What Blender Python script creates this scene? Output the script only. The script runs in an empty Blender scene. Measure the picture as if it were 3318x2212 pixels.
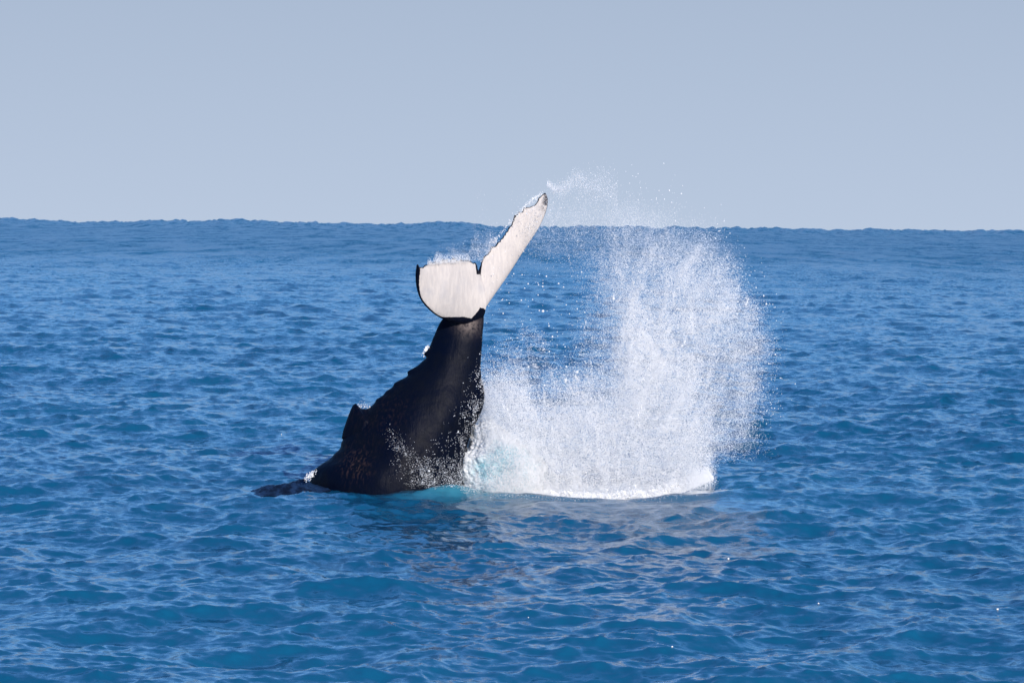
import bpy, math, random
import numpy as np
from mathutils import Vector, Matrix, Euler
from mathutils.kdtree import KDTree

scene = bpy.context.scene
C = scene.collection

# ------------------------------------------------------------------ camera
F = 11200.0                      # focal length in photo pixels (3318 wide)
CAM = Vector((0.0, 0.0, 6.2))
PITCH = math.radians(1.93)
ROLL = math.radians(0.62)
cd = bpy.data.cameras.new('camera')
cd.sensor_width = 36.0
cd.lens = 36.0 * F / 3318.0
cd.clip_start = 0.5
cd.clip_end = 120000.0
cam = bpy.data.objects.new('camera', cd)
C.objects.link(cam)
R = Matrix.Rotation(math.pi / 2 - PITCH, 3, 'X') @ Matrix.Rotation(ROLL, 3, 'Z')
cam.matrix_world = Matrix.Translation(CAM) @ R.to_4x4()
scene.camera = cam
RN = np.array(R)

# ------------------------------------------------------------------ light
SUN_EL = math.radians(20)
SUN_AZ = math.radians(158)      # clockwise from +Y (the view direction): behind the camera, to the right
world = bpy.data.worlds.new('World')
scene.world = world
world.use_nodes = True
wt = world.node_tree
sky = wt.nodes.new('ShaderNodeTexSky')
sky.sky_type = 'NISHITA'
sky.sun_disc = False
sky.sun_elevation = SUN_EL
sky.sun_rotation = SUN_AZ
sky.air_density = 1.0
sky.dust_density = 0.3
sky.ozone_density = 6.0
bg = wt.nodes['Background']
bg.inputs['Strength'].default_value = 0.15
# sea haze: the sky pales into an even blue-grey all round towards the horizon
tcw = wt.nodes.new('ShaderNodeTexCoord')
sep = wt.nodes.new('ShaderNodeSeparateXYZ')
wt.links.new(tcw.outputs['Generated'], sep.inputs[0])
mrw = wt.nodes.new('ShaderNodeMapRange'); mrw.interpolation_type = 'SMOOTHSTEP'
mrw.inputs[1].default_value = 0.066; mrw.inputs[2].default_value = 0.13
mrw.inputs[3].default_value = 1.0; mrw.inputs[4].default_value = 0.0
wt.links.new(sep.outputs[2], mrw.inputs[0])
mhz = wt.nodes.new('ShaderNodeMapRange')
mhz.inputs[1].default_value = 0.0; mhz.inputs[2].default_value = 0.07
wt.links.new(sep.outputs[2], mhz.inputs[0])
hz = wt.nodes.new('ShaderNodeMix'); hz.data_type = 'RGBA'
K = 1 / 0.15
hz.inputs[6].default_value = (.485 * K, .58 * K, .735 * K, 1)
hz.inputs[7].default_value = (.402 * K, .495 * K, .648 * K, 1)
wt.links.new(mhz.outputs[0], hz.inputs[0])
mxw = wt.nodes.new('ShaderNodeMix'); mxw.data_type = 'RGBA'
wt.links.new(mrw.outputs[0], mxw.inputs[0])
tint = wt.nodes.new('ShaderNodeMix'); tint.data_type = 'RGBA'; tint.blend_type = 'MULTIPLY'; tint.inputs[0].default_value = 1.0
tint.inputs[7].default_value = (0.95, 1.12, 1.27, 1)
wt.links.new(sky.outputs[0], tint.inputs[6])
wt.links.new(tint.outputs[2], mxw.inputs[6])
wt.links.new(hz.outputs[2], mxw.inputs[7])
wt.links.new(mxw.outputs[2], bg.inputs['Color'])
sd = bpy.data.lights.new('sun', 'SUN')
sd.energy = 5.0
sd.angle = math.radians(0.5)
sd.color = (1.0, 0.90, 0.79)
sun = bpy.data.objects.new('sun', sd)
C.objects.link(sun)
sdir = Vector((math.sin(SUN_AZ) * math.cos(SUN_EL), math.cos(SUN_AZ) * math.cos(SUN_EL), math.sin(SUN_EL)))
sun.rotation_euler = sdir.to_track_quat('Z', 'Y').to_euler()
sun.location = sdir * 200

scene.view_settings.view_transform = 'Standard'
scene.view_settings.look = 'None'
scene.view_settings.exposure = 0.0
scene.view_settings.gamma = 1.0
scene.view_settings.use_curve_mapping = False
scene.render.engine = 'CYCLES'
scene.cycles.max_bounces = 8
scene.cycles.diffuse_bounces = 4

# ------------------------------------------------------------------ helpers
rng = np.random.default_rng(7)
YW = 80.0                        # distance of the whale


def at(px, py, y=YW):
    """photo pixel -> world point on the plane Y = y (arrays welcome)"""
    px = np.asarray(px, float); py = np.asarray(py, float); y = np.asarray(y, float)
    dx = (px - 1659.0) / F; dy = -(py - 1106.0) / F; dz = -np.ones_like(dx)
    d = np.stack([RN[i, 0] * dx + RN[i, 1] * dy + RN[i, 2] * dz for i in range(3)], -1)
    t = y / d[..., 1]
    return d * t[..., None] + np.array(CAM)


def vnoise(p, seed=0):
    """value noise in 2-D or 3-D, -1..1"""
    p = np.asarray(p, float)
    i = np.floor(p).astype(np.int64); f = p - i
    f = f * f * (3 - 2 * f)
    D = p.shape[-1]
    out = np.zeros(p.shape[:-1])
    for c in range(2 ** D):
        w = np.ones(p.shape[:-1]); h = np.full(p.shape[:-1], seed * 7919 + 13, np.int64)
        for a in range(D):
            b = (c >> a) & 1
            w = w * (f[..., a] if b else 1 - f[..., a])
            h = (h ^ ((i[..., a] + b) * (73856093, 19349663, 83492791)[a])) * 2654435761 & 0xffffffff
            h ^= h >> 15
        h = h * 2246822519 & 0xffffffff
        h ^= h >> 13
        out += w * ((h & 0xffff) / 32767.5 - 1)
    return out


def fbm(p, seed=0, octs=4, gain=.5):
    o = 0; a = 1; s = 0
    for k in range(octs):
        o = o + a * vnoise(p * 2 ** k, seed + k); s += a; a *= gain
    return o / s


def sstep(a, b, x):
    t = np.clip((x - a) / (b - a), 0, 1)
    return t * t * (3 - 2 * t)


def grid_mesh(name, V, nr, nc, wrap=False, flip=False):
    """V (nr*nc,3) -> quad grid mesh"""
    me = bpy.data.meshes.new(name)
    cc = nc if wrap else nc - 1
    r, c = np.meshgrid(np.arange(nr - 1), np.arange(cc), indexing='ij')
    c1 = (c + 1) % nc
    q = np.stack([r * nc + c, r * nc + c1, (r + 1) * nc + c1, (r + 1) * nc + c], -1).reshape(-1, 4)
    if flip:
        q = q[:, ::-1]
    me.vertices.add(len(V)); me.vertices.foreach_set('co', np.ascontiguousarray(V, np.float32).ravel())
    me.loops.add(q.size); me.loops.foreach_set('vertex_index', np.ascontiguousarray(q, np.int32).ravel())
    me.polygons.add(len(q)); me.polygons.foreach_set('loop_start', np.arange(0, q.size, 4, dtype=np.int32))
    me.polygons.foreach_set('loop_total', np.full(len(q), 4, np.int32))
    me.update(); me.validate()
    me.polygons.foreach_set('use_smooth', np.ones(len(me.polygons), bool))
    return me


def attr(me, name, a):
    at_ = me.attributes.new(name, 'FLOAT', 'POINT')
    at_.data.foreach_set('value', np.ascontiguousarray(a, np.float32))


def link(name, me, mat=None, **props):
    o = bpy.data.objects.new(name, me)
    C.objects.link(o)
    if mat:
        me.materials.append(mat)
    for k, v in props.items():
        o[k] = v
    return o


class NT:
    def __init__(s, name):
        s.m = bpy.data.materials.new(name); s.m.use_nodes = True
        s.t = s.m.node_tree; s.p = s.t.nodes['Principled BSDF']; s.out = s.t.nodes['Material Output']

    def n(s, kind, **kw):
        x = s.t.nodes.new('ShaderNode' + kind)
        for k, v in kw.items():
            if k[0] == '_':
                x.inputs[int(k[1:])].default_value = v
            else:
                setattr(x, k, v)
        return x

    def l(s, a, b):
        s.t.links.new(a, b)

    def math(s, op, a, b=None, c=None, clamp=False):
        x = s.n('Math', operation=op, use_clamp=clamp)
        for i, v in enumerate((a, b, c)):
            if v is None: continue
            if isinstance(v, (int, float)): x.inputs[i].default_value = v
            else: s.l(v, x.inputs[i])
        return x.outputs[0]

    def mix(s, f, a, b):
        x = s.n('Mix', data_type='RGBA')
        for i, v in ((0, f), (6, a), (7, b)):
            if isinstance(v, (int, float, tuple)): x.inputs[i].default_value = v
            else: s.l(v, x.inputs[i])
        return x.outputs[2]

    def attr(s, name):
        return s.n('Attribute', attribute_name=name).outputs['Fac']

    def noise(s, scale, detail=3, rough=.5, vec=None):
        x = s.n('TexNoise'); x.inputs['Scale'].default_value = scale
        x.inputs['Detail'].default_value = detail; x.inputs['Roughness'].default_value = rough
        if vec is not None: s.l(vec, x.inputs['Vector'])
        return x

    def ramp(s, fac, a, b):
        x = s.n('MapRange', interpolation_type='SMOOTHSTEP'); s.l(fac, x.inputs[0])
        x.inputs[1].default_value = a; x.inputs[2].default_value = b
        return x.outputs[0]


# ------------------------------------------------------------------ materials
def water_material():
    w = NT('sea_water')
    pos = w.n('NewGeometry')
    P = pos.outputs['Position']
    # facet slopes finer than the mesh, in world metres
    def slopes(scale, amp, detail, stretch):
        mp = w.n('Mapping'); w.l(P, mp.inputs[0]); mp.inputs['Scale'].default_value = stretch
        nz = w.noise(scale, detail, .62, mp.outputs[0])
        sub = w.n('VectorMath', operation='SUBTRACT'); w.l(nz.outputs['Color'], sub.inputs[0]); sub.inputs[1].default_value = (.5, .5, .5)
        mul = w.n('VectorMath', operation='MULTIPLY'); w.l(sub.outputs[0], mul.inputs[0]); mul.inputs[1].default_value = (amp * .8, amp, 0)
        return mul.outputs[0]
    s1 = slopes(3.6, 1.0, 4, (0.75, 1.0, 1.0))
    s2 = slopes(0.45, 0.26, 2, (0.7, 1.0, 1.0))
    add = w.n('VectorMath', operation='ADD'); w.l(s1, add.inputs[0]); w.l(s2, add.inputs[1])
    far = w.attr('far')
    s3 = slopes(0.15, 1.6, 5, (1.0, 0.06, 1.0))
    s3m = w.n('VectorMath', operation='SCALE'); w.l(s3, s3m.inputs[0]); w.l(w.math('MULTIPLY', far, .5), s3m.inputs['Scale'])
    add2 = w.n('VectorMath', operation='ADD'); w.l(add.outputs[0], add2.inputs[0]); w.l(s3m.outputs[0], add2.inputs[1])
    add = add2
    slick = w.attr('slick')
    sc = w.math('SUBTRACT', 1.0, w.math('MULTIPLY', slick, .62))
    scl = w.n('VectorMath', operation='SCALE'); w.l(add.outputs[0], scl.inputs[0]); w.l(w.math('MULTIPLY', sc, w.math('MULTIPLY_ADD', far, 1.9, 1.0)), scl.inputs['Scale'])
    nn = w.n('VectorMath', operation='ADD'); w.l(pos.outputs['Normal'], nn.inputs[0]); w.l(scl.outputs[0], nn.inputs[1])
    nrm = w.n('VectorMath', operation='NORMALIZE'); w.l(nn.outputs[0], nrm.inputs[0])
    w.l(nrm.outputs[0], w.p.inputs['Normal'])
    deep = (0.003, 0.078, 0.165, 1)
    var = w.noise(.035, 3, .5, P)
    base = w.mix(w.ramp(var.outputs[0], .35, .65), deep, (0.005, 0.095, 0.19, 1))
    aer = w.attr('aerate')
    base = w.mix(aer, base, (0.10, 0.42, 0.50, 1))
    fo = w.attr('foam')
    fn = w.noise(5, 6, .7, P)
    ff = w.ramp(w.math('ADD', w.math('MULTIPLY', fo, 1.3), w.math('SUBTRACT', fn.outputs[0], .95)), 0.0, .25)
    base = w.mix(ff, base, (0.80, 0.82, 0.83, 1))
    w.l(base, w.p.inputs['Base Color'])
    w.p.inputs['IOR'].default_value = 1.333
    r = w.math('ADD', w.math('MULTIPLY_ADD', far, .12, .17), w.math('MULTIPLY', ff, .4))
    w.l(r, w.p.inputs['Roughness'])
    return w.m


def whale_material():
    w = NT('whale_skin')
    tc = w.n('TexCoord').outputs['Object']
    wh = w.attr('white'); rust = w.attr('rust'); pale = w.attr('pale')
    n1 = w.noise(11, 5, .65, tc)
    edge = w.math('ADD', wh, w.math('MULTIPLY', w.math('SUBTRACT', n1.outputs[0], .5), .55))
    f = w.ramp(edge, .42, .54)
    # dark skin
    n2 = w.noise(2.2, 5, .6, tc)
    dark = w.mix(w.ramp(n2.outputs[0], .35, .7), (0.0012, 0.003, 0.011, 1), (0.003, 0.0045, 0.010, 1))
    mp = w.n('Mapping'); w.l(tc, mp.inputs[0]); mp.inputs['Scale'].default_value = (9, 9, 1.6)
    n3 = w.noise(2.2, 4, .65, mp.outputs[0])
    scar = w.math('MULTIPLY', rust, w.ramp(n3.outputs[0], .50, .66))
    dark = w.mix(scar, dark, (0.05, 0.032, 0.03, 1))
    dark = w.mix(w.math('MULTIPLY', pale, w.ramp(n1.outputs[0], .3, .6)), dark, (0.16, 0.13, 0.12, 1))
    # white underside with streaks and scratches
    mp2 = w.n('Mapping'); w.l(tc, mp2.inputs[0]); mp2.inputs['Scale'].default_value = (14, 6, 2.4)
    mp2.inputs['Rotation'].default_value = (0, .35, 0)
    n4 = w.noise(1.2, 6, .7, mp2.outputs[0])
    n5 = w.noise(1.4, 4, .6, tc)
    lt = w.mix(w.ramp(n4.outputs[0], .36, .66), (0.49, 0.45, 0.425, 1), (0.57, 0.52, 0.48, 1))
    lt = w.mix(w.math('MULTIPLY', w.ramp(n5.outputs[0], .5, .75), .4), lt, (0.37, 0.37, 0.40, 1))
    n6 = w.noise(38, 2, .5, tc)
    lt = w.mix(w.math('MULTIPLY', w.ramp(n6.outputs[0], .76, .84), .25), lt, (0.12, 0.11, 0.12, 1))
    spot = w.attr('tip')
    lt = w.mix(w.math('MULTIPLY', spot, w.ramp(n1.outputs[0], .33, .5)), lt, (0.035, 0.035, 0.045, 1))
    col = w.mix(f, dark, lt)
    w.l(col, w.p.inputs['Base Color'])
    rg = w.noise(6, 5, .6, tc)
    w.l(w.math('ADD', .30, w.math('MULTIPLY', rg.outputs[0], .3)), w.p.inputs['Roughness'])
    w.p.inputs['IOR'].default_value = 1.30
    w.p.inputs['Specular IOR Level'].default_value = .10
    b = w.n('Bump'); b.inputs['Distance'].default_value = .05; b.inputs['Strength'].default_value = .35
    bm_ = w.math('ADD', w.math('MULTIPLY', n3.outputs[0], .5), w.math('MULTIPLY', rg.outputs[0], .7))
    w.l(bm_, b.inputs['Height']); w.l(b.outputs[0], w.p.inputs['Normal'])
    return w.m


def spray_material(name, col, trans):
    w = NT(name)
    w.t.nodes.remove(w.p)
    d = w.n('BsdfDiffuse'); d.inputs[0].default_value = col
    t = w.n('BsdfTranslucent'); t.inputs[0].default_value = col
    g = w.n('BsdfGlossy'); g.inputs['Roughness'].default_value = .18
    m = w.n('MixShader'); m.inputs[0].default_value = trans
    w.l(d.outputs[0], m.inputs[1]); w.l(t.outputs[0], m.inputs[2])
    m2 = w.n('MixShader'); m2.inputs[0].default_value = .03
    w.l(m.outputs[0], m2.inputs[1]); w.l(g.outputs[0], m2.inputs[2])
    w.l(m2.outputs[0], w.out.inputs['Surface'])
    return w.m


M_WATER = water_material()
M_WHALE = whale_material()
M_SPRAY = spray_material('spray_droplets', (0.97, 0.965, 0.955, 1), .3)

# ------------------------------------------------------------------ the sea
def ocean_tile(L, N, lam_lo, lam_hi, lam_peak, rms, seed, spread=2.0, chop=1.0, fall=4.0):
    g = np.random.default_rng(seed)
    k1 = np.fft.fftfreq(N, L / N) * 2 * np.pi
    kx, ky = np.meshgrid(k1, k1, indexing='ij')
    k = np.hypot(kx, ky); k[0, 0] = 1
    kp = 2 * np.pi / lam_peak
    cosd = np.abs(ky) / k
    S = k ** -fall * np.exp(-1.0 * (kp / k) ** 2) * (0.3 + cosd ** spread)
    S[(k < 2 * np.pi / lam_hi) | (k > 2 * np.pi / lam_lo)] = 0
    h = np.sqrt(S) * (g.normal(size=k.shape) + 1j * g.normal(size=k.shape))
    z = np.fft.ifft2(h).real
    s = rms / z.std()
    dx = np.fft.ifft2(h * 1j * kx / k).real * s * chop
    dy = np.fft.ifft2(h * 1j * ky / k).real * s * chop
    return np.stack([z * s, dx, dy], -1), L, N


def sample(tile, x, y, ang):
    T, L, N = tile
    c, s = math.cos(ang), math.sin(ang)
    u = (c * x + s * y) / L * N; v = (-s * x + c * y) / L * N
    i = np.floor(u).astype(int); j = np.floor(v).astype(int); fu = (u - i)[..., None]; fv = (v - j)[..., None]
    a = T[i % N, j % N]; b = T[(i + 1) % N, j % N]; d = T[i % N, (j + 1) % N]; e = T[(i + 1) % N, (j + 1) % N]
    o = (a * (1 - fu) + b * fu) * (1 - fv) + (d * (1 - fu) + e * fu) * fv
    return np.stack([o[..., 0], c * o[..., 1] - s * o[..., 2], s * o[..., 1] + c * o[..., 2]], -1)


def splash_fields(x, y):
    """height bulge, foam, aeration and slick masks near the splash (world metres)"""
    dx = x - SPL[0]; dy = y - YW
    # low swell that runs round the foot of the splash
    rr = np.sqrt((dx / 3.35) ** 2 + ((dy + .1) / 1.7) ** 2)
    ring = .16 * np.exp(-((rr - 1.12) / .16) ** 2) * (0.65 + .5 * vnoise(np.stack([x * .8, y * .8], -1), 5))
    foam = np.exp(-(rr / .95) ** 4)
    x2 = x - AER[0]
    aer = np.exp(-((x2 / 1.7) ** 2 + ((dy + .2) / 1.5) ** 2))
    slick = np.exp(-(((dx - .5) / 3.7) ** 4 + ((dy + 2.6) / 1.7) ** 4))
    # water drawn up along the left flank of the body
    return ring, foam, aer, slick


SPL = at(1930, 1590)
AER = at(1530, 1590)


def build_sea():
    tA = ocean_tile(127.0, 1024, .45, 16.0, 2.7, .050, 3, 1.8, 1.5, 4.3)
    tB = ocean_tile(33.0, 1024, .14, .9, .85, .0112, 11, 1.5, .7)
    rows = [2.0]
    while rows[-1] < 90000:
        d = rows[-1]
        if d < 38: s = max(.6, d * .09)
        else: s = .078 * (d / 42) ** 1.4
        if d > 15000: s = d * .12
        rows.append(d + s)
    d = np.array(rows)
    half = math.radians(10.5)
    fine = np.linspace(-half, half, 640)
    step = fine[1] - fine[0]
    side = []; a = half; s = step
    while a < math.pi:
        s *= 1.11; a += s; side.append(min(a, math.pi))
    side = np.array(side)
    ang = np.concatenate([-side[::-1], fine, side])
    dd, aa = np.meshgrid(d, ang, indexing='ij')
    x = dd * np.sin(aa); y = dd * np.cos(aa)
    near = 1 - sstep(1500, 5000, dd)
    w = sample(tA, x, y, .35) * near[..., None]
    w = w + sample(tA, x / 2.7 + 50, y / 2.7 + 11, -.2) * 1.25 * near[..., None]
    gust = 1 + .30 * fbm(np.stack([x / 30, y / 45], -1), 40, 3)
    w = w * gust[..., None]
    w += sample(tB, x, y, -.5) * (1 - sstep(120, 260, dd))[..., None]
    # long low swell
    w[..., 0] += .13 * np.sin(y * 2 * np.pi / 26 + 1.2 * vnoise(np.stack([x / 40, y / 90], -1), 3) + x * .05) * near
    ring, foam, aer, slick = splash_fields(x, y)
    calm = 1 - .55 * np.clip(foam + slick, 0, 1)
    z = w[..., 0] * calm + ring
    # mirage bumps on the skyline, shaped as made-up tall swells
    px = x / np.maximum(dd, 1) * 4200
    sw = sstep(2600, 3900, dd) * (1 - sstep(5200, 7500, dd))
    lump = np.clip(.45 + .75 * fbm(np.stack([px / 75, dd / 2500], -1), 61, 2), 0, 1)
    fine_l = fbm(np.stack([px / 16, dd / 400], -1), 71, 5, .65)
    side_w = 1.0 - .55 * sstep(-120, 260, px)
    z = z + sw * (4.2 + 4.5 * lump * side_w + 6.0 * fine_l)
    z = z - dd ** 2 / (2 * 6.371e6)
    V = np.stack([x + w[..., 1] * calm, y + w[..., 2] * calm, z], -1).reshape(-1, 3)
    me = grid_mesh('sea', V, len(d), len(ang), flip=True)
    attr(me, 'foam', foam.ravel()); attr(me, 'aerate', (aer * .8).ravel()); attr(me, 'slick', slick.ravel())
    attr(me, 'far', sstep(70, 900, dd).ravel())
    o = link('sea', me, M_WATER, kind='structure')
    o['label'] = 'choppy open blue sea running out to an uneven horizon'
    return o


build_sea()

# ------------------------------------------------------------------ the whale
def poly_resample(pts, n, smooth=0):
    p = np.array(pts, float)
    for _ in range(smooth):          # Chaikin
        q = np.empty((2 * len(p) - 2, p.shape[1]))
        q[0::2] = .75 * p[:-1] + .25 * p[1:]; q[1::2] = .25 * p[:-1] + .75 * p[1:]
        p = np.vstack([p[:1], q, p[-1:]])
    s = np.r_[0, np.cumsum(np.linalg.norm(np.diff(p[:, :2], axis=0), axis=1))]
    t = np.linspace(0, s[-1], n)
    return np.stack([np.interp(t, s, p[:, i]) for i in range(p.shape[1])], -1)


def build_whale():
    # stations down the tail stock: (left edge, right edge, half thickness in metres)
    ST = [((1500, 985), (1566, 985), .10), ((1462, 1012), (1568, 1003), .16),
          ((1431, 1035), (1568, 1018), .21), ((1411, 1074), (1566, 1045), .27), ((1392, 1126), (1563, 1087), .33),
          ((1368, 1174), (1560, 1130), .40), ((1330, 1213), (1556, 1170), .47),
          ((1302, 1232), (1556, 1205), .53), ((1266, 1262), (1561, 1240), .60),
          ((1235, 1288), (1566, 1270), .68), ((1198, 1322), (1566, 1300), .76),
          ((1160, 1362), (1556, 1330), .84), ((1130, 1400), (1541, 1366), .92),
          ((1112, 1438), (1523, 1400), 1.0), ((1098, 1462), (1512, 1440), 1.07),
          ((1074, 1485), (1506, 1480), 1.13), ((1040, 1503), (1503, 1520), 1.2),
          ((1016, 1524), (1504, 1560), 1.26), ((1004, 1556), (1500, 1610), 1.3),
          ((1010, 1610), (1490, 1680), 1.3), ((1040, 1690), (1460, 1760), 1.25)]
    n = 230; m = 160
    arr = np.array([(a[0], a[1], b[0], b[1], t) for a, b, t in ST], float)
    for _ in range(2):
        q = np.empty((2 * len(arr) - 2, 5)); q[0::2] = .75 * arr[:-1] + .25 * arr[1:]; q[1::2] = .25 * arr[:-1] + .75 * arr[1:]
        arr = np.vstack([arr[:1], q, arr[-1:]])
    s = np.r_[0, np.cumsum(np.hypot(np.diff((arr[:, 0] + arr[:, 2]) / 2), np.diff((arr[:, 1] + arr[:, 3]) / 2)))]
    t = np.linspace(0, s[-1], n)
    A = np.stack([np.interp(t, s, arr[:, i]) for i in range(5)], -1)
    Lw = at(A[:, 0], A[:, 1]); Rw = at(A[:, 2], A[:, 3])
    cen = (Lw + Rw) / 2; hv = (Lw - Rw) / 2
    hl = np.linalg.norm(hv, axis=1)
    hd = hv / hl[:, None]
    # dorsal ridge detail: knuckles and the dorsal fin, pushed out along the left edge
    z_px = A[:, 1]
    def bump(c, w_, h): return h * np.exp(-((z_px - c) / w_) ** 2)
    ridge = bump(1143, 9, .05) + bump(1198, 13, .10) + bump(1238, 12, .06) + bump(1266, 9, .03) + bump(1160, 7, -.03) + bump(1292, 9, .035) + bump(1430, 16, .04) + bump(1470, 14, .03)
    ridge *= 1.7
    th = np.linspace(0, 2 * np.pi, m, endpoint=False)
    ct, st_ = np.cos(th), np.sin(th)
    V = np.zeros((n, m, 3))
    fwd = np.array([0, -1.0, 0])
    up = np.cross(hd, fwd)
    # squarish-elliptic section with a keel toward the dorsal edge
    keel = np.clip(ct, 0, 1) ** 2
    for i in range(n):
        rx = hl[i]; ry = A[i, 4]
        sy = np.sign(st_) * np.abs(st_) ** 1.12 * (1 - .28 * keel)
        ox = rx * ct + ridge[i] * np.clip(ct, 0, 1) ** 10
        V[i] = cen[i] + ox[:, None] * hd[i] + (ry * sy)[:, None] * fwd
    # gentle lumps of muscle
    nz = fbm(V * np.array([1.3, 1.3, .9]), 9, 3) * .05 + fbm(V * 4.0, 19, 3) * .012
    out = (V - cen[:, None, :]); out /= np.maximum(np.linalg.norm(out, axis=-1, keepdims=True), 1e-6)
    V = V + out * (nz * np.minimum(1, A[:, 4] / .5)[:, None])[..., None]
    verts = [V.reshape(-1, 3)]; faces = []
    r, c = np.meshgrid(np.arange(n - 1), np.arange(m), indexing='ij'); c1 = (c + 1) % m
    faces += np.stack([r * m + c, r * m + c1, (r + 1) * m + c1, (r + 1) * m + c], -1).reshape(-1, 4).tolist()
    faces.append(list(range(m))); faces.append(list(range((n - 1) * m, n * m))[::-1])
    # dorsal fin: a hooked blade standing on the ridge
    fo = np.array([(1240, 1345), (1205, 1318), (1188, 1324), (1172, 1324), (1162, 1316), (1152, 1305), (1143, 1312), (1135, 1328), (1128, 1346),
                   (1120, 1368), (1112, 1392), (1106, 1420), (1140, 1440), (1190, 1400)], float)
    fc = np.array([1200.0, 1385.0])
    off = sum(len(v) for v in verts)
    fr = []
    for yy, sc_ in ((-.42, .30), (-.30, .52), (-.18, .74), (-.08, .92), (0, 1.0), (.08, .92), (.18, .74), (.30, .52), (.42, .30)):
        q = fc + (fo - fc) * sc_
        fr.append(at(q[:, 0], q[:, 1], YW + yy))
    verts.append(np.vstack(fr)); kf = len(fo)
    for r_ in range(8):
        for c_ in range(kf):
            faces.append([off + r_ * kf + c_, off + r_ * kf + (c_ + 1) % kf, off + (r_ + 1) * kf + (c_ + 1) % kf, off + (r_ + 1) * kf + c_])
    faces.append([off + c_ for c_ in range(kf)][::-1]); faces.append([off + 8 * kf + c_ for c_ in range(kf)])
    # colour sample cloud
    colP, colW, colR, colPale, colTip = [], [], [], [], []

    def px_of(P):
        q = (P - np.array(CAM)) @ RN
        return 1659 + F * q[..., 0] / -q[..., 2], 1106 - F * q[..., 1] / -q[..., 2]
    bx, by = px_of(V)
    front = np.broadcast_to(st_ > -.2, bx.shape)
    colP.append(V.reshape(-1, 3)); colW.append(np.zeros(n * m))
    rust = np.exp(-(((bx - 1150) / 45) ** 2 + ((by - 1500) / 55) ** 2)) * .9 + .22 * np.exp(-(((bx - 1250) / 90) ** 2 + ((by - 1340) / 90) ** 2))
    pale = np.exp(-(((bx - 1515 - (by - 1040) * .1) / 34) ** 2 + ((by - 1045) / 32) ** 2)) * 1.0 * front
    colR.append(rust.ravel()); colPale.append(pale.ravel()); colTip.append(np.zeros(n * m))

    # flukes --------------------------------------------------------
    def fluke(TE, LE, ns, dark_rim, tipdark, sgn, bend, root_th):
        """TE / LE: lists of (px, py, dy): dy = metres towards the camera"""
        T = poly_resample(TE, ns)
        jag = fbm(np.stack([np.linspace(0, 26, ns), np.full(ns, root_th * 50)], -1), 77, 2, .6) * np.sin(np.linspace(0, np.pi, ns)) ** .3
        Lq = poly_resample(LE, ns, 2)
        Tw = at(T[:, 0], T[:, 1], YW - T[:, 2]); Le = at(Lq[:, 0], Lq[:, 1], YW - Lq[:, 2])
        nc = 70
        u = (1 - np.cos(np.linspace(0, np.pi, nc))) / 2       # 0 = trailing, 1 = leading
        prof = 1.9 * (np.clip(1 - u, 0, 1) ** .5) * u ** 1.1
        prof = prof / prof.max()
        sv = np.linspace(0, 1, ns)
        S1 = np.zeros((ns, nc, 3)); S2 = S1.copy()
        Wm = np.zeros((ns, nc)); Tp = np.zeros((ns, nc))
        # blade normal for each station
        mid = (Tw + Le) / 2
        sp = np.gradient(mid, axis=0)
        for i in range(ns):
            ch = Le[i] - Tw[i]
            nrm = np.cross(ch, sp[i]); nrm /= max(1e-6, np.linalg.norm(nrm))
            if nrm[1] > 0: nrm = -nrm                          # towards the camera
            thk = root_th * (1 - sv[i]) ** 1.1 + .035
            base = Tw[i] + u[:, None] * ch - (ch / np.linalg.norm(ch)) * (jag[i] * .075 * np.exp(-u * np.linalg.norm(ch) / .07))[:, None]
            camber = bend * np.sin(np.pi * u) * np.linalg.norm(ch)
            S1[i] = base + nrm * (camber + prof * thk * .5 + .012)[:, None]
            S2[i] = base + nrm * (camber - prof * thk * .5 - .012)[:, None]
            L_ = np.linalg.norm(ch)
            ed = np.minimum(u * L_ / .055, (1 - u) * L_ / dark_rim(sv[i]))
            Wm[i] = np.clip(ed, 0, 1)
            Tp[i] = tipdark(sv[i], u)
        Vf = np.concatenate([S1, S2[:, ::-1]], 1)              # ring per station
        k = Vf.shape[1]
        off = sum(len(v) for v in verts)
        verts.append(Vf.reshape(-1, 3))
        r, c = np.meshgrid(np.arange(ns - 1), np.arange(k), indexing='ij'); c1 = (c + 1) % k
        f = np.stack([r * k + c, r * k + c1, (r + 1) * k + c1, (r + 1) * k + c], -1).reshape(-1, 4) + off
        faces.extend(f.tolist())
        faces.append((np.arange(k) + off).tolist()); faces.append(((ns - 1) * k + np.arange(k) + off)[::-1].tolist())
        colP.append(S1.reshape(-1, 3)); colW.append(Wm.ravel()); colTip.append(Tp.ravel())
        colP.append(S2.reshape(-1, 3)); colW.append(np.zeros(ns * nc)); colTip.append(np.zeros(ns * nc))
        for _ in range(2):
            colR.append(np.zeros(ns * nc)); colPale.append(np.zeros(ns * nc))

    # left fluke: comes towards the camera
    TE = [(1557, 892, .05), (1552, 874, .1), (1546, 861, .16), (1540, 851, .2), (1528, 848, .3), (1516, 847, .4), (1505, 844, .48), (1494, 845, .58), (1486, 841, .66),
          (1474, 843, .76), (1466, 840, .84), (1455, 843, .93), (1446, 842, 1.0), (1436, 844, 1.08), (1427, 846, 1.16), (1414, 847, 1.27), (1404, 850, 1.36), (1394, 852, 1.45), (1386, 856, 1.52),
          (1378, 859, 1.6), (1370, 866, 1.7), (1362, 864, 1.82), (1354, 855, 1.95)]
    LE = [(1560, 1030, 0.0), (1520, 1048, .15), (1480, 1047, .4), (1445, 1038, .75), (1420, 1026, 1.05), (1398, 1010, 1.28), (1376, 988, 1.45), (1361, 966, 1.58),
          (1352, 938, 1.7), (1348, 910, 1.8), (1348, 882, 1.88), (1353, 857, 1.95)]
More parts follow.
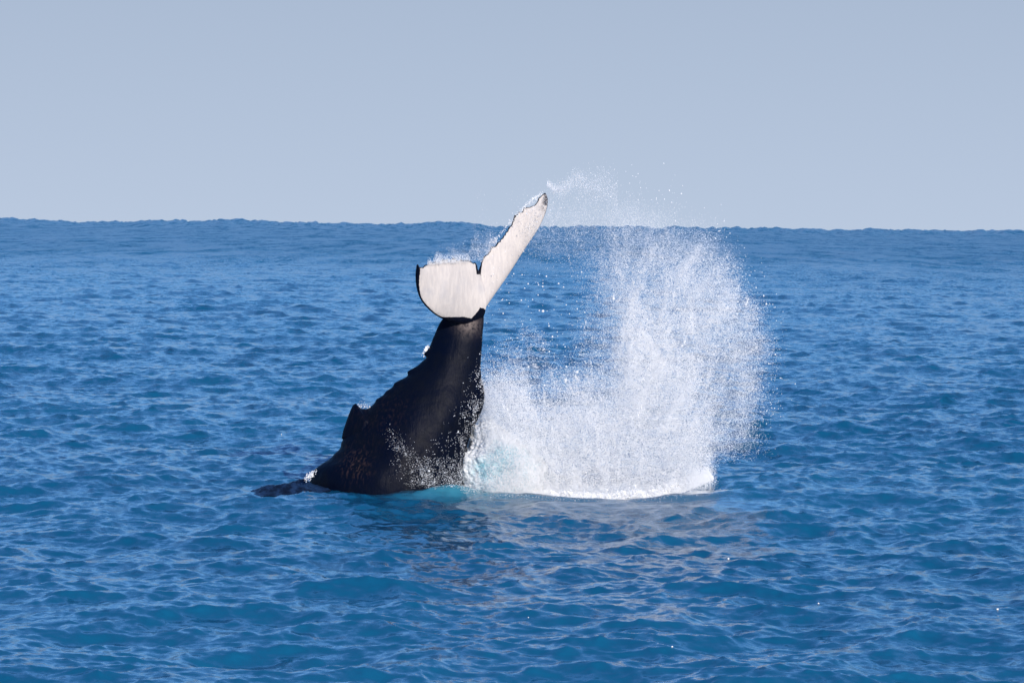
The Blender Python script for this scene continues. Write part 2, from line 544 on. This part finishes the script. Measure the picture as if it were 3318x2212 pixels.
    fluke(TE, LE, 150, lambda s: .03 + .15 * min(1, max(0, (s - .7) / .22)), lambda s, u: 0 * u, -1, .05, .30)
    # right fluke: rises away to the upper right
    TE = [(1540, 900, 0), (1553, 876, 0), (1558, 852, -.02), (1564, 834, -.05), (1575, 822, -.08), (1585, 811, -.12), (1598, 797, -.17), (1607, 790, -.2), (1618, 776, -.25), (1629, 764, -.3),
          (1636, 751, -.34), (1648, 738, -.4), (1658, 722, -.45), (1668, 705, -.5), (1680, 689, -.56), (1694, 680, -.62), (1709, 671, -.68), (1722, 664, -.74), (1733, 658, -.78), (1740, 650, -.8), (1746, 639, -.82), (1753, 631, -.85), (1766, 625, -.9)]
    LE = [(1556, 1030, 0.0), (1567, 1003, 0.0), (1588, 971, -.14), (1617, 931, -.32), (1655, 875, -.52), (1696, 811, -.68), (1728, 765, -.78), (1749, 733, -.84),
          (1767, 693, -.78), (1775, 665, -.84), (1775, 642, -.88), (1767, 626, -.9)]
    fluke(TE, LE, 170, lambda s: .02, lambda s, u: np.clip((s - .83) / .08, 0, 1) * np.clip((u - .25) / .4, 0, 1) + np.clip((s - .955) / .03, 0, 1), 1, .02, .26)

    me = bpy.data.meshes.new('whale_cage')
    me.from_pydata(np.vstack(verts).tolist(), [], faces)
    tmp = bpy.data.objects.new('whale_cage', me); C.objects.link(tmp)
    rm = tmp.modifiers.new('r', 'REMESH'); rm.mode = 'VOXEL'; rm.voxel_size = .017; rm.use_smooth_shade = True
    sm = tmp.modifiers.new('s', 'SMOOTH'); sm.factor = .4; sm.iterations = 2
    dg = bpy.context.evaluated_depsgraph_get(); dg.update()
    body = bpy.data.meshes.new_from_object(tmp.evaluated_get(dg))
    bpy.data.objects.remove(tmp); bpy.data.meshes.remove(me)
    body.name = 'humpback_whale'
    nv = len(body.vertices); co = np.zeros(nv * 3, np.float32); body.vertices.foreach_get('co', co); co = co.reshape(-1, 3)
    P = np.vstack(colP); kd = KDTree(len(P))
    for i, p in enumerate(P): kd.insert(p, i)
    kd.balance()
    idx = np.array([kd.find(p)[1] for p in co.tolist()])
    W = np.concatenate(colW)[idx]
    px, py = px_of(co)
    # the white ends in a ragged line at the root of the flukes, and a dark wedge sits in the notch
    edge = np.interp(px, [1340, 1420, 1450, 1505, 1527, 1545, 1556, 1566, 1580], [1060, 1026, 1027, 1026, 1032, 1012, 996, 998, 1010])
    W = W * sstep(8, -8, (py - edge))
    notch = sstep(0, 1, (9 + (885 - py) * .12 - np.abs(px - 1551)) / 6 + .2) * (py < 889) * (py > 840) * (px < 1562)
    W = W * (1 - notch)
    attr(body, 'white', W); attr(body, 'rust', np.concatenate(colR)[idx])
    attr(body, 'pale', np.concatenate(colPale)[idx]); attr(body, 'tip', np.concatenate(colTip)[idx])
    org = at(1300, 1590); body.vertices.foreach_set('co', (co - org).astype(np.float32).ravel())
    body.polygons.foreach_set('use_smooth', np.ones(len(body.polygons), bool))
    body.materials.clear()
    o = link('humpback_whale', body, M_WHALE)
    o.location = org
    o['label'] = 'black humpback whale diving, white undersides of its tail flukes raised above the sea'
    o['category'] = 'whale'
    return o


build_whale()

# ------------------------------------------------------------------ spray
def points_object(name, P, rad, mat, label):
    me = bpy.data.meshes.new(name)
    me.vertices.add(len(P)); me.vertices.foreach_set('co', np.ascontiguousarray(P, np.float32).ravel())
    attr(me, 'drop_radius', rad)
    me.update()
    o = link(name, me, mat, kind='stuff', label=label)
    ng = bpy.data.node_groups.new(name, 'GeometryNodeTree')
    ng.interface.new_socket('Geometry', in_out='INPUT', socket_type='NodeSocketGeometry')
    ng.interface.new_socket('Geometry', in_out='OUTPUT', socket_type='NodeSocketGeometry')
    gi = ng.nodes.new('NodeGroupInput'); go = ng.nodes.new('NodeGroupOutput')
    mp = ng.nodes.new('GeometryNodeMeshToPoints'); na = ng.nodes.new('GeometryNodeInputNamedAttribute')
    na.data_type = 'FLOAT'; na.inputs['Name'].default_value = 'drop_radius'
    sm = ng.nodes.new('GeometryNodeSetMaterial'); sm.inputs['Material'].default_value = mat
    ng.links.new(gi.outputs[0], mp.inputs['Mesh']); ng.links.new(na.outputs['Attribute'], mp.inputs['Radius'])
    ng.links.new(mp.outputs[0], sm.inputs[0]); ng.links.new(sm.outputs[0], go.inputs[0])
    md = o.modifiers.new('drops', 'NODES'); md.node_group = ng
    return o


# how thick the spray stands: gaussian clouds (x, y, sx, sy, turn in degrees, optical depth), photo-pixel units in the whale's plane
CLOUD = [
    (1615, 1390, 75, 110, 0, 4.5), (1480, 1480, 70, 90, 0, 2.0), (1700, 1470, 120, 90, 0, 3.0), (1625, 1305, 50, 45, 0, 3.2),
    (1800, 1500, 150, 90, 0, 3.6), (1950, 1500, 150, 95, 0, 4.0), (2100, 1500, 140, 100, 0, 4.0), (2220, 1558, 70, 34, 0, 4.0),
    (1830, 1370, 130, 95, 10, 1.3), (1960, 1380, 100, 120, 0, 1.6), (2100, 1330, 75, 190, -5, 3.0), (2210, 1300, 75, 180, 5, 2.2),
    (2080, 1180, 50, 150, -10, 1.5), (2200, 1040, 90, 140, 10, 1.0), (2180, 900, 120, 90, 20, .85),
    (2330, 1000, 85, 140, -25, .8), (2390, 1180, 75, 165, 0, .8), (2350, 1370, 80, 110, 15, .5), (2280, 850, 90, 70, 35, .55),
    (2050, 1000, 60, 120, -15, .7), (1960, 1120, 60, 110, -8, .5), (2000, 900, 80, 90, -30, .4), (2080, 790, 130, 70, 10, .5),
    (1870, 1260, 80, 60, 0, .5), (1700, 1180, 60, 45, 25, .28), (1730, 1100, 45, 25, 40, .3), (1650, 1230, 60, 35, 0, .3),
    (1960, 710, 150, 50, 8, .19), (1820, 720, 80, 60, 0, .22), (1850, 620, 80, 22, 12, .06), (2110, 680, 110, 35, 15, .10), (1780, 800, 60, 40, 0, .12),
]


def depth_at(x, y):
    o = np.zeros_like(x)
    for cx, cy, sx, sy, a, w in CLOUD:
        t = math.radians(a); dx = x - cx; dy = y - cy
        u = dx * math.cos(t) + dy * math.sin(t); v = -dx * math.sin(t) + dy * math.cos(t)
        o += w * np.exp(-(np.abs(u / sx) ** 2.3 + np.abs(v / sy) ** 2.3) * .7)
    # outer edge of the fan
    ex = (x - 1990) / 530; ey = (y - 1210) / 600
    ang = np.arctan2(ey, ex)
    rad = np.hypot(ex, ey) * (1 + .05 * np.sin(ang * 9) + .03 * np.sin(ang * 23 + 1))
    o *= 1 - sstep(.86, 1.08, rad) * (x > 1900)
    o *= 1 - sstep(1578, 1600, y + sstep(2080, 2330, x) * 22)
    # clear water between tail and fan
    o *= 1 - .9 * np.exp(-(((x - 1780) / 110) ** 2 + ((y - 960) / 120) ** 2) ** 1.5)
    # right foot of the splash lifts off the sea in strings
    o *= 1 - sstep(2290, 2330, x) * sstep(1440, 1500, y)
    return o


def streak(x, y, y3, seed, k=1.0):
    """noise drawn out along the way the water flies"""
    wp = np.stack([x / 150, y / 150], -1)
    bx = x - 1960 + 55 * vnoise(wp, seed + 50) + 18 * vnoise(wp * 3, seed + 51); by = 1900 - y + 60 * vnoise(wp, seed + 52)
    bx = bx - 70 * sstep(250, 520, x - 1960) * ((y - 1150) / 300) ** 2
    a = np.arctan2(bx, by) * 60 / k; r = np.hypot(bx, by) / (62 * k)
    return fbm(np.stack([a, r, y3 * 2.2 / k], -1), seed, 3, .6)


def sample_cloud(N, r_mean, share, contrast, seed, clump=1.0, thick=.75):
    """N candidates are thinned so that their discs add up to 'share' of the optical depth"""
    x0, x1, y0, y1 = 1400, 2560, 560, 1606
    area = (x1 - x0) * (y1 - y0) / 140.0 ** 2
    g = np.random.default_rng(seed)
    need = share / (math.pi * r_mean ** 2)          # per m2 per unit depth
    mx = 6.5
    total = int(area * need * mx)
    out = []
    B = 1500000
    done = 0
    while done < total:
        b = min(B, total - done); done += b
        x = g.uniform(x0, x1, b); y = g.uniform(y0, y1, b)
        d = depth_at(x, y)
        k = g.random(b) < d / mx * 2.2
        x, y, d = x[k], y[k], d[k]
        yd = g.normal(0, 1, len(x)) * thick * (0.55 + .8 * sstep(900, 1550, y))
        nz = streak(x, y, yd * .5, 200, 2.0) * .4 + streak(x, y, yd, 200) * .4 + streak(x, y, yd, 300, .35) * .35
        fn = fbm(np.stack([x / 16, y / 16, yd * 5], -1), 400, 3, .65)
        soft = np.clip(d / 3.0, 0, 1)
        f = np.exp(contrast * (nz * 2.0 + fn * clump * 1.6) * (1 - .42 * soft) - .32 * contrast)
        k = g.random(len(x)) < f / 2.2
        out.append(np.stack([x[k], y[k], yd[k]], -1))
    return np.vstack(out)


def to_world(Q):
    P = at(Q[:, 0], Q[:, 1], YW)
    P[:, 1] += Q[:, 2]
    back = sstep(1600, 1520, Q[:, 0])
    P[:, 1] = P[:, 1] * (1 - back) + (YW + .7 + np.abs(Q[:, 2])) * back
    return P


def build_spray():
    g = np.random.default_rng(99)
    P = []; Rr = []
    # fine mist
    q = sample_cloud(0, .0036, .70, 1.3, 1, .6)
    P.append(to_world(q)); Rr.append(g.lognormal(math.log(.0035), .25, len(q)))
    # droplets
    q = sample_cloud(0, .0070, .22, 2.2, 2, 1.5)
    P.append(to_world(q)); Rr.append(g.lognormal(math.log(.0060), .3, len(q)) * (.6 + .4 * sstep(750, 1050, q[:, 1])))
    # strings and blobs of water, thrown outwards
    q = sample_cloud(0, .05, .022, 1.6, 3, 1.0)
    q2 = q
    n = len(q2)
    reps = g.integers(15, 90, n)
    c = np.repeat(q2, reps, 0)
    bx = c[:, 0] - 1960; by = 1900 - c[:, 1]
    L = np.hypot(bx, by)
    an = np.repeat(g.normal(0, .28, n), reps)
    ux, uy = bx / L, -by / L
    ux, uy = ux * np.cos(an) - uy * np.sin(an), ux * np.sin(an) + uy * np.cos(an)
    ln = np.repeat(g.lognormal(math.log(16), .55, n), reps)
    s = g.normal(0, 1, len(c)) * ln; tt = g.normal(0, 1, len(c)) * 2.2
    c = c + np.stack([ux * s - uy * tt, uy * s + ux * tt, g.normal(0, .03, len(c))], -1)
    c = c[c[:, 1] < 1596]
    P.append(to_world(c)); Rr.append(g.lognormal(math.log(.0062), .4, len(c)) * (.55 + .45 * sstep(750, 1050, c[:, 1])))
    # loose single drops outside the fan
    m = 600
    a = g.uniform(-.3, 3.4, m); rr = g.normal(1.0, .06, m)
    x = 1990 + np.cos(a) * rr * 520; y = 1210 - np.sin(a) * rr * 590
    P.append(to_world(np.stack([x, y, g.normal(0, .5, m)], -1))); Rr.append(g.lognormal(math.log(.0075), .4, m))
    m = 160
    x = g.uniform(1575, 1900, m); y = g.uniform(880, 1250, m)
    P.append(to_world(np.stack([x, y, g.normal(0, .5, m)], -1))); Rr.append(g.lognormal(math.log(.010), .35, m))
    # lip of foam where the splash meets the sea
    m = 34000
    x = g.uniform(1480, 2325, m)
    hgt = np.interp(x, [1480, 1560, 1700, 1900, 2100, 2220, 2280, 2310, 2325], [5, 10, 14, 16, 22, 42, 52, 46, 8])
    hgt = hgt * np.exp(1.5 * fbm(np.stack([x / 38, g.normal(0, .5, m)], -1), 8, 4, .6))
    yb = np.interp(x, [1480, 1600, 1700, 1850, 2000, 2120, 2220, 2325], [1582, 1588, 1598, 1605, 1607, 1603, 1590, 1570])
    y = yb - g.random(m) ** 1.3 * hgt
    P.append(to_world(np.stack([x, y, -(yb - 1592) / 10.8 + g.normal(0, .2, m)], -1))); Rr.append(g.lognormal(math.log(.0095), .4, m))
    # veil of mist in front of the pale water
    m = 70000
    x = g.normal(1650, 75, m); y = 1600 - np.abs(g.normal(0, 1, m)) * np.interp(x, [1500, 1600, 1750], [120, 150, 110])
    k = (fbm(np.stack([x / 40, y / 60], -1), 58, 4) > g.uniform(-.5, .5, m)) & (x > 1490) & (g.random(m) < .25 + .75 * sstep(40, 130, np.hypot(x - 1590, y - 1490)))
    P.append(at(x[k], y[k], YW - 1.2 + g.normal(0, .2, k.sum()))); Rr.append(g.lognormal(math.log(.0045), .35, k.sum()))
    points_object('splash_spray', np.vstack(P), np.concatenate(Rr), M_SPRAY,
                  'tall fan of white spray and droplets flung up on the right of the whale')
    # water streaming off the flukes and running down the body
    P = []; Rr = []
    m = 17000
    t = g.random(m)
    x = np.interp(t, [0, .5, 1], [1385, 1480, 1610]); top = np.interp(x, [1385, 1450, 1520, 1560, 1590, 1615], [14, 38, 60, 85, 70, 20])
    base = np.interp(x, [1385, 1545, 1560, 1620], [856, 846, 850, 775])
    hh = g.random(m) ** 1.5
    top = top * np.exp(.9 * fbm(np.stack([x / 22, x * 0], -1), 35, 3) - .35)
    y = base - g.gamma(1.6, .36, m) * top + 2
    k = fbm(np.stack([(x + hh * 12) / 11, y / 26], -1), 33, 3) > g.uniform(-.7, .7, m) + .3 * (1 - np.interp(x, [1385, 1450, 1530, 1580], [.2, .7, 1, 1]))
    dyy = np.interp(x, [1354, 1545, 1620], [1.9, .2, -.2])
    Q = np.stack([x, y, -dyy + g.normal(0, .12, m)], -1)[k]
    P.append(at(Q[:, 0], Q[:, 1], YW + Q[:, 2])); Rr.append(g.lognormal(math.log(.003), .35, len(Q)))
    # off the raised tip, blowing right
    m = 3400
    x = 1772 + g.random(m) ** 1.2 * 230; w_ = x - 1772
    y = 612 - 28 * np.sin(w_ / 75) + w_ * .10 + g.normal(0, 1, m) * (5 + w_ * .13) + 14 * vnoise(np.stack([x / 25, x * 0], -1), 4)
    P.append(at(x, y, YW + .8 + g.normal(0, .25, m))); Rr.append(g.lognormal(math.log(.0042), .35, m))
    m = 260
    t = g.random(m)
    x = np.interp(t, [0, .3, .6, 1], [1600, 1658, 1709, 1760]) + g.normal(-3, 3, m); y = np.interp(t, [0, .3, .6, 1], [790, 722, 668, 628]) + g.normal(-4, 3, m)
    P.append(at(x, y, YW + .3 + t * .5)); Rr.append(g.lognormal(math.log(.0075), .3, m))
    # drops in front of the right flank
    m = 3000
    y = 1180 + g.random(m) ** .8 * 400
    ex = np.interp(y, [1180, 1226, 1290, 1364, 1425, 1490, 1580], [1556, 1559, 1567, 1539, 1506, 1500, 1500])
    x = ex - np.abs(g.normal(0, 1, m)) * np.interp(y, [1180, 1300, 1450, 1580], [9, 26, 55, 90]) + 3
    k = fbm(np.stack([x / 12, y / 22], -1), 51, 3) > g.uniform(-.2, .5, m)
    Q = np.stack([x, y], -1)[k]
    P.append(at(Q[:, 0], Q[:, 1], YW - 1.45 + g.normal(0, .1, len(Q)))); Rr.append(g.lognormal(math.log(.0042), .45, len(Q)))
    # curtain of mist climbing from the foot of the body
    m = 11000
    t = g.random(m) ** .6
    x = 1260 + t * 120 + g.normal(0, 26, m) + np.where(g.random(m) < .55, g.uniform(30, 160, m), 0)
    y = 1380 + t * 205 - np.abs(g.normal(0, 12, m))
    x = np.where(y < 1480, 1262 + (y - 1380) * .55 + g.normal(0, 16, m), x)
    k = (fbm(np.stack([(x - y * .35) / 13, y / 55], -1), 52, 4) > g.uniform(-.7, .7, m)) & (g.random(m) < sstep(1370, 1560, y) * .9 + .05) & (y < 1588)
    Q = np.stack([x, y], -1)[k]
    P.append(at(Q[:, 0], Q[:, 1], YW - 1.5 + g.normal(0, .12, len(Q)))); Rr.append(g.lognormal(math.log(.003), .45, len(Q)))
    # crests on the back fin and knuckles
    m = 120
    x = 1158 + g.random(m) * 45; y = 1320 - g.random(m) ** 2 * 26 * np.exp(-((x - 1175) / 16) ** 2) + g.normal(0, 2, m)
    P.append(at(x, y, YW + .1)); Rr.append(g.lognormal(math.log(.005), .3, m))
    m = 90
    x = 1381 + g.normal(0, 3, m) - g.random(m) * 3; y = 1134 + g.normal(0, 8, m); x = x - (y - 1134) * .35
    P.append(at(x, y, YW)); Rr.append(g.lognormal(math.log(.009), .3, m))
    m = 260
    x = 1004 + g.normal(0, 8, m); y = 1541 + g.normal(0, 5, m) - (x - 1004) * .6
    P.append(at(x, y, YW - 1.3 + g.normal(0, .05, m))); Rr.append(g.lognormal(math.log(.008), .3, m))
    points_object('dripping_water', np.vstack(P), np.concatenate(Rr), M_SPRAY,
                  'thin white spray and drips coming off the whale\'s flukes and flank')


build_spray()

# ------------------------------------------------------------------ aerated water at the foot of the splash
def mound_material():
    w = NT('aerated_water')
    tc = w.n('TexCoord').outputs['Object']
    a = w.attr('white')
    n1 = w.noise(3.2, 6, .65, tc)
    f = w.ramp(w.math('ADD', a, w.math('MULTIPLY', w.math('SUBTRACT', n1.outputs[0], .5), 1.1)), .3, .8)
    w.l(w.mix(f, (0.38, 0.72, 0.79, 1), (0.88, 0.89, 0.89, 1)), w.p.inputs['Base Color'])
    w.p.inputs['Roughness'].default_value = .45
    w.p.inputs['IOR'].default_value = 1.33
    b = w.n('Bump'); b.inputs['Distance'].default_value = .12; b.inputs['Strength'].default_value = .8
    n2 = w.noise(5, 8, .7, tc); w.l(n2.outputs[0], b.inputs['Height']); w.l(b.outputs[0], w.p.inputs['Normal'])
    return w.m


def build_mound():
    nr, nc = 150, 220
    ph = np.linspace(0, math.pi / 2, nr); th = np.linspace(0, 2 * np.pi, nc, endpoint=False)
    pp, tt = np.meshgrid(ph, th, indexing='ij')
    d = np.stack([np.sin(pp) * np.cos(tt), np.sin(pp) * np.sin(tt), np.cos(pp)], -1)
    V = d * np.array([.95, .8, 1.7])
    V[..., 0] += -.42 * (V[..., 2] / 1.75) ** 1.2
    n = fbm(V * 1.6, 81, 6, .58); n2 = fbm(V * 7, 83, 4, .6)
    V = V + d * (n * .38 + np.abs(n2) * .16)[..., None]
    c = at(1640, 1590); base = np.array([c[0], YW + .15, -.12])
    wmask = 1 - 1.15 * np.exp(-((V[..., 0] + .05) / .62) ** 2 - ((V[..., 2] - .62) / .6) ** 2)
    me = grid_mesh('splash_mound', V.reshape(-1, 3), nr, nc, wrap=True, flip=False)
    attr(me, 'white', np.clip(wmask, 0, 1).ravel())
    o = link('splash_mound', me, mound_material(), kind='stuff', label='pale turquoise aerated water heaped up between the whale and the spray')
    o.location = base


build_mound()


def build_surge():
    nx, ny = 260, 90
    u = np.linspace(-1, 1, nx); v = np.linspace(-1, 1, ny)
    uu, vv = np.meshgrid(u, v, indexing='ij')
    X = uu * 1.0; Y = vv * .7
    prof = np.interp(u, [-1, -.75, -.5, -.25, 0, .18, .32, .45, .7, 1], [0, .09, .15, .16, .22, .27, .33, .20, .12, .05])
    Z = prof[:, None] * np.exp(-(vv / .5) ** 2) * 1.0
    p = np.stack([X, Y, Z], -1)
    Z = Z * (1 + .45 * fbm(p * 2.5, 91, 4, .5)) + .05 * fbm(p * 5, 95, 4, .6) * np.exp(-(vv ** 4 + uu ** 4)) - .06 * (np.abs(uu) ** 4 + np.abs(vv) ** 4)
    V = np.stack([X + .10 * fbm(p * 3, 97, 3), Y - Z * .3, Z], -1).reshape(-1, 3)
    w = NT('dark_water')
    tc = w.n('TexCoord').outputs['Object']
    n1 = w.noise(4, 6, .65, tc)
    w.l(w.mix(w.ramp(n1.outputs[0], .4, .62), (0.004, 0.007, 0.018, 1), (0.012, 0.03, 0.075, 1)), w.p.inputs['Base Color'])
    w.p.inputs['Roughness'].default_value = .3; w.p.inputs['IOR'].default_value = 1.2
    b = w.n('Bump'); b.inputs['Distance'].default_value = .05; b.inputs['Strength'].default_value = .4
    n2 = w.noise(9, 5, .6, tc); w.l(n2.outputs[0], b.inputs['Height']); w.l(b.outputs[0], w.p.inputs['Normal'])
    me = grid_mesh('water_surge', V, nx, ny)
    o = link('water_surge', me, w.m, kind='structure')
    o['label'] = 'dark ridge of water pushed up at the left foot of the whale'
    c = at(955, 1580)
    o.location = (c[0], YW - .8, .04)


build_surge()

# ------------------------------------------------------------------ single white flecks on the open water
def build_flecks():
    spots = [(2360, 1812, .055, 'bright white fleck of foam on a dark wave below and right of the splash'),
             (2652, 1956, .035, 'small white foam fleck far right on the foreground sea'),
             (2178, 2096, .035, 'tiny white foam fleck low on the foreground sea, right of the middle'),
             (912, 1407, .035, 'tiny white fleck on the water left of the whale\'s back fin'),
             (1712, 2000, .02, 'tiny pale fleck on the near sea straight below the whale\'s flukes'),
             (3232, 1975, .045, 'pale foam fleck at the right edge of the foreground sea')]
    dep = bpy.context.evaluated_depsgraph_get(); dep.update()
    for k, (px, py, r, lab) in enumerate(spots):
        d = (Vector(at(px, py)) - CAM).normalized()
        hit, loc, nrm, idx, ob, _ = scene.ray_cast(dep, CAM, d)
        if not hit: continue
        nr, nc = 10, 14
        ph = np.linspace(0.02, math.pi - .02, nr); th = np.linspace(0, 2 * np.pi, nc, endpoint=False)
        pp, tt = np.meshgrid(ph, th, indexing='ij')
        q = np.stack([np.sin(pp) * np.cos(tt), np.sin(pp) * np.sin(tt), np.cos(pp)], -1)
        q = q * (1 + .45 * fbm(q * 1.7 + k * 9, 100 + k, 3))[..., None] * np.array([1, .8, .8]) * r * .42
        o = link('foam_fleck', grid_mesh('foam_fleck', q.reshape(-1, 3), nr, nc, wrap=True), M_SPRAY)
        o.location = loc + Vector((0, 0, r * .3))
        o['label'] = lab; o['category'] = 'foam fleck'; o['group'] = 'single flecks of foam on the open sea'


build_flecks()
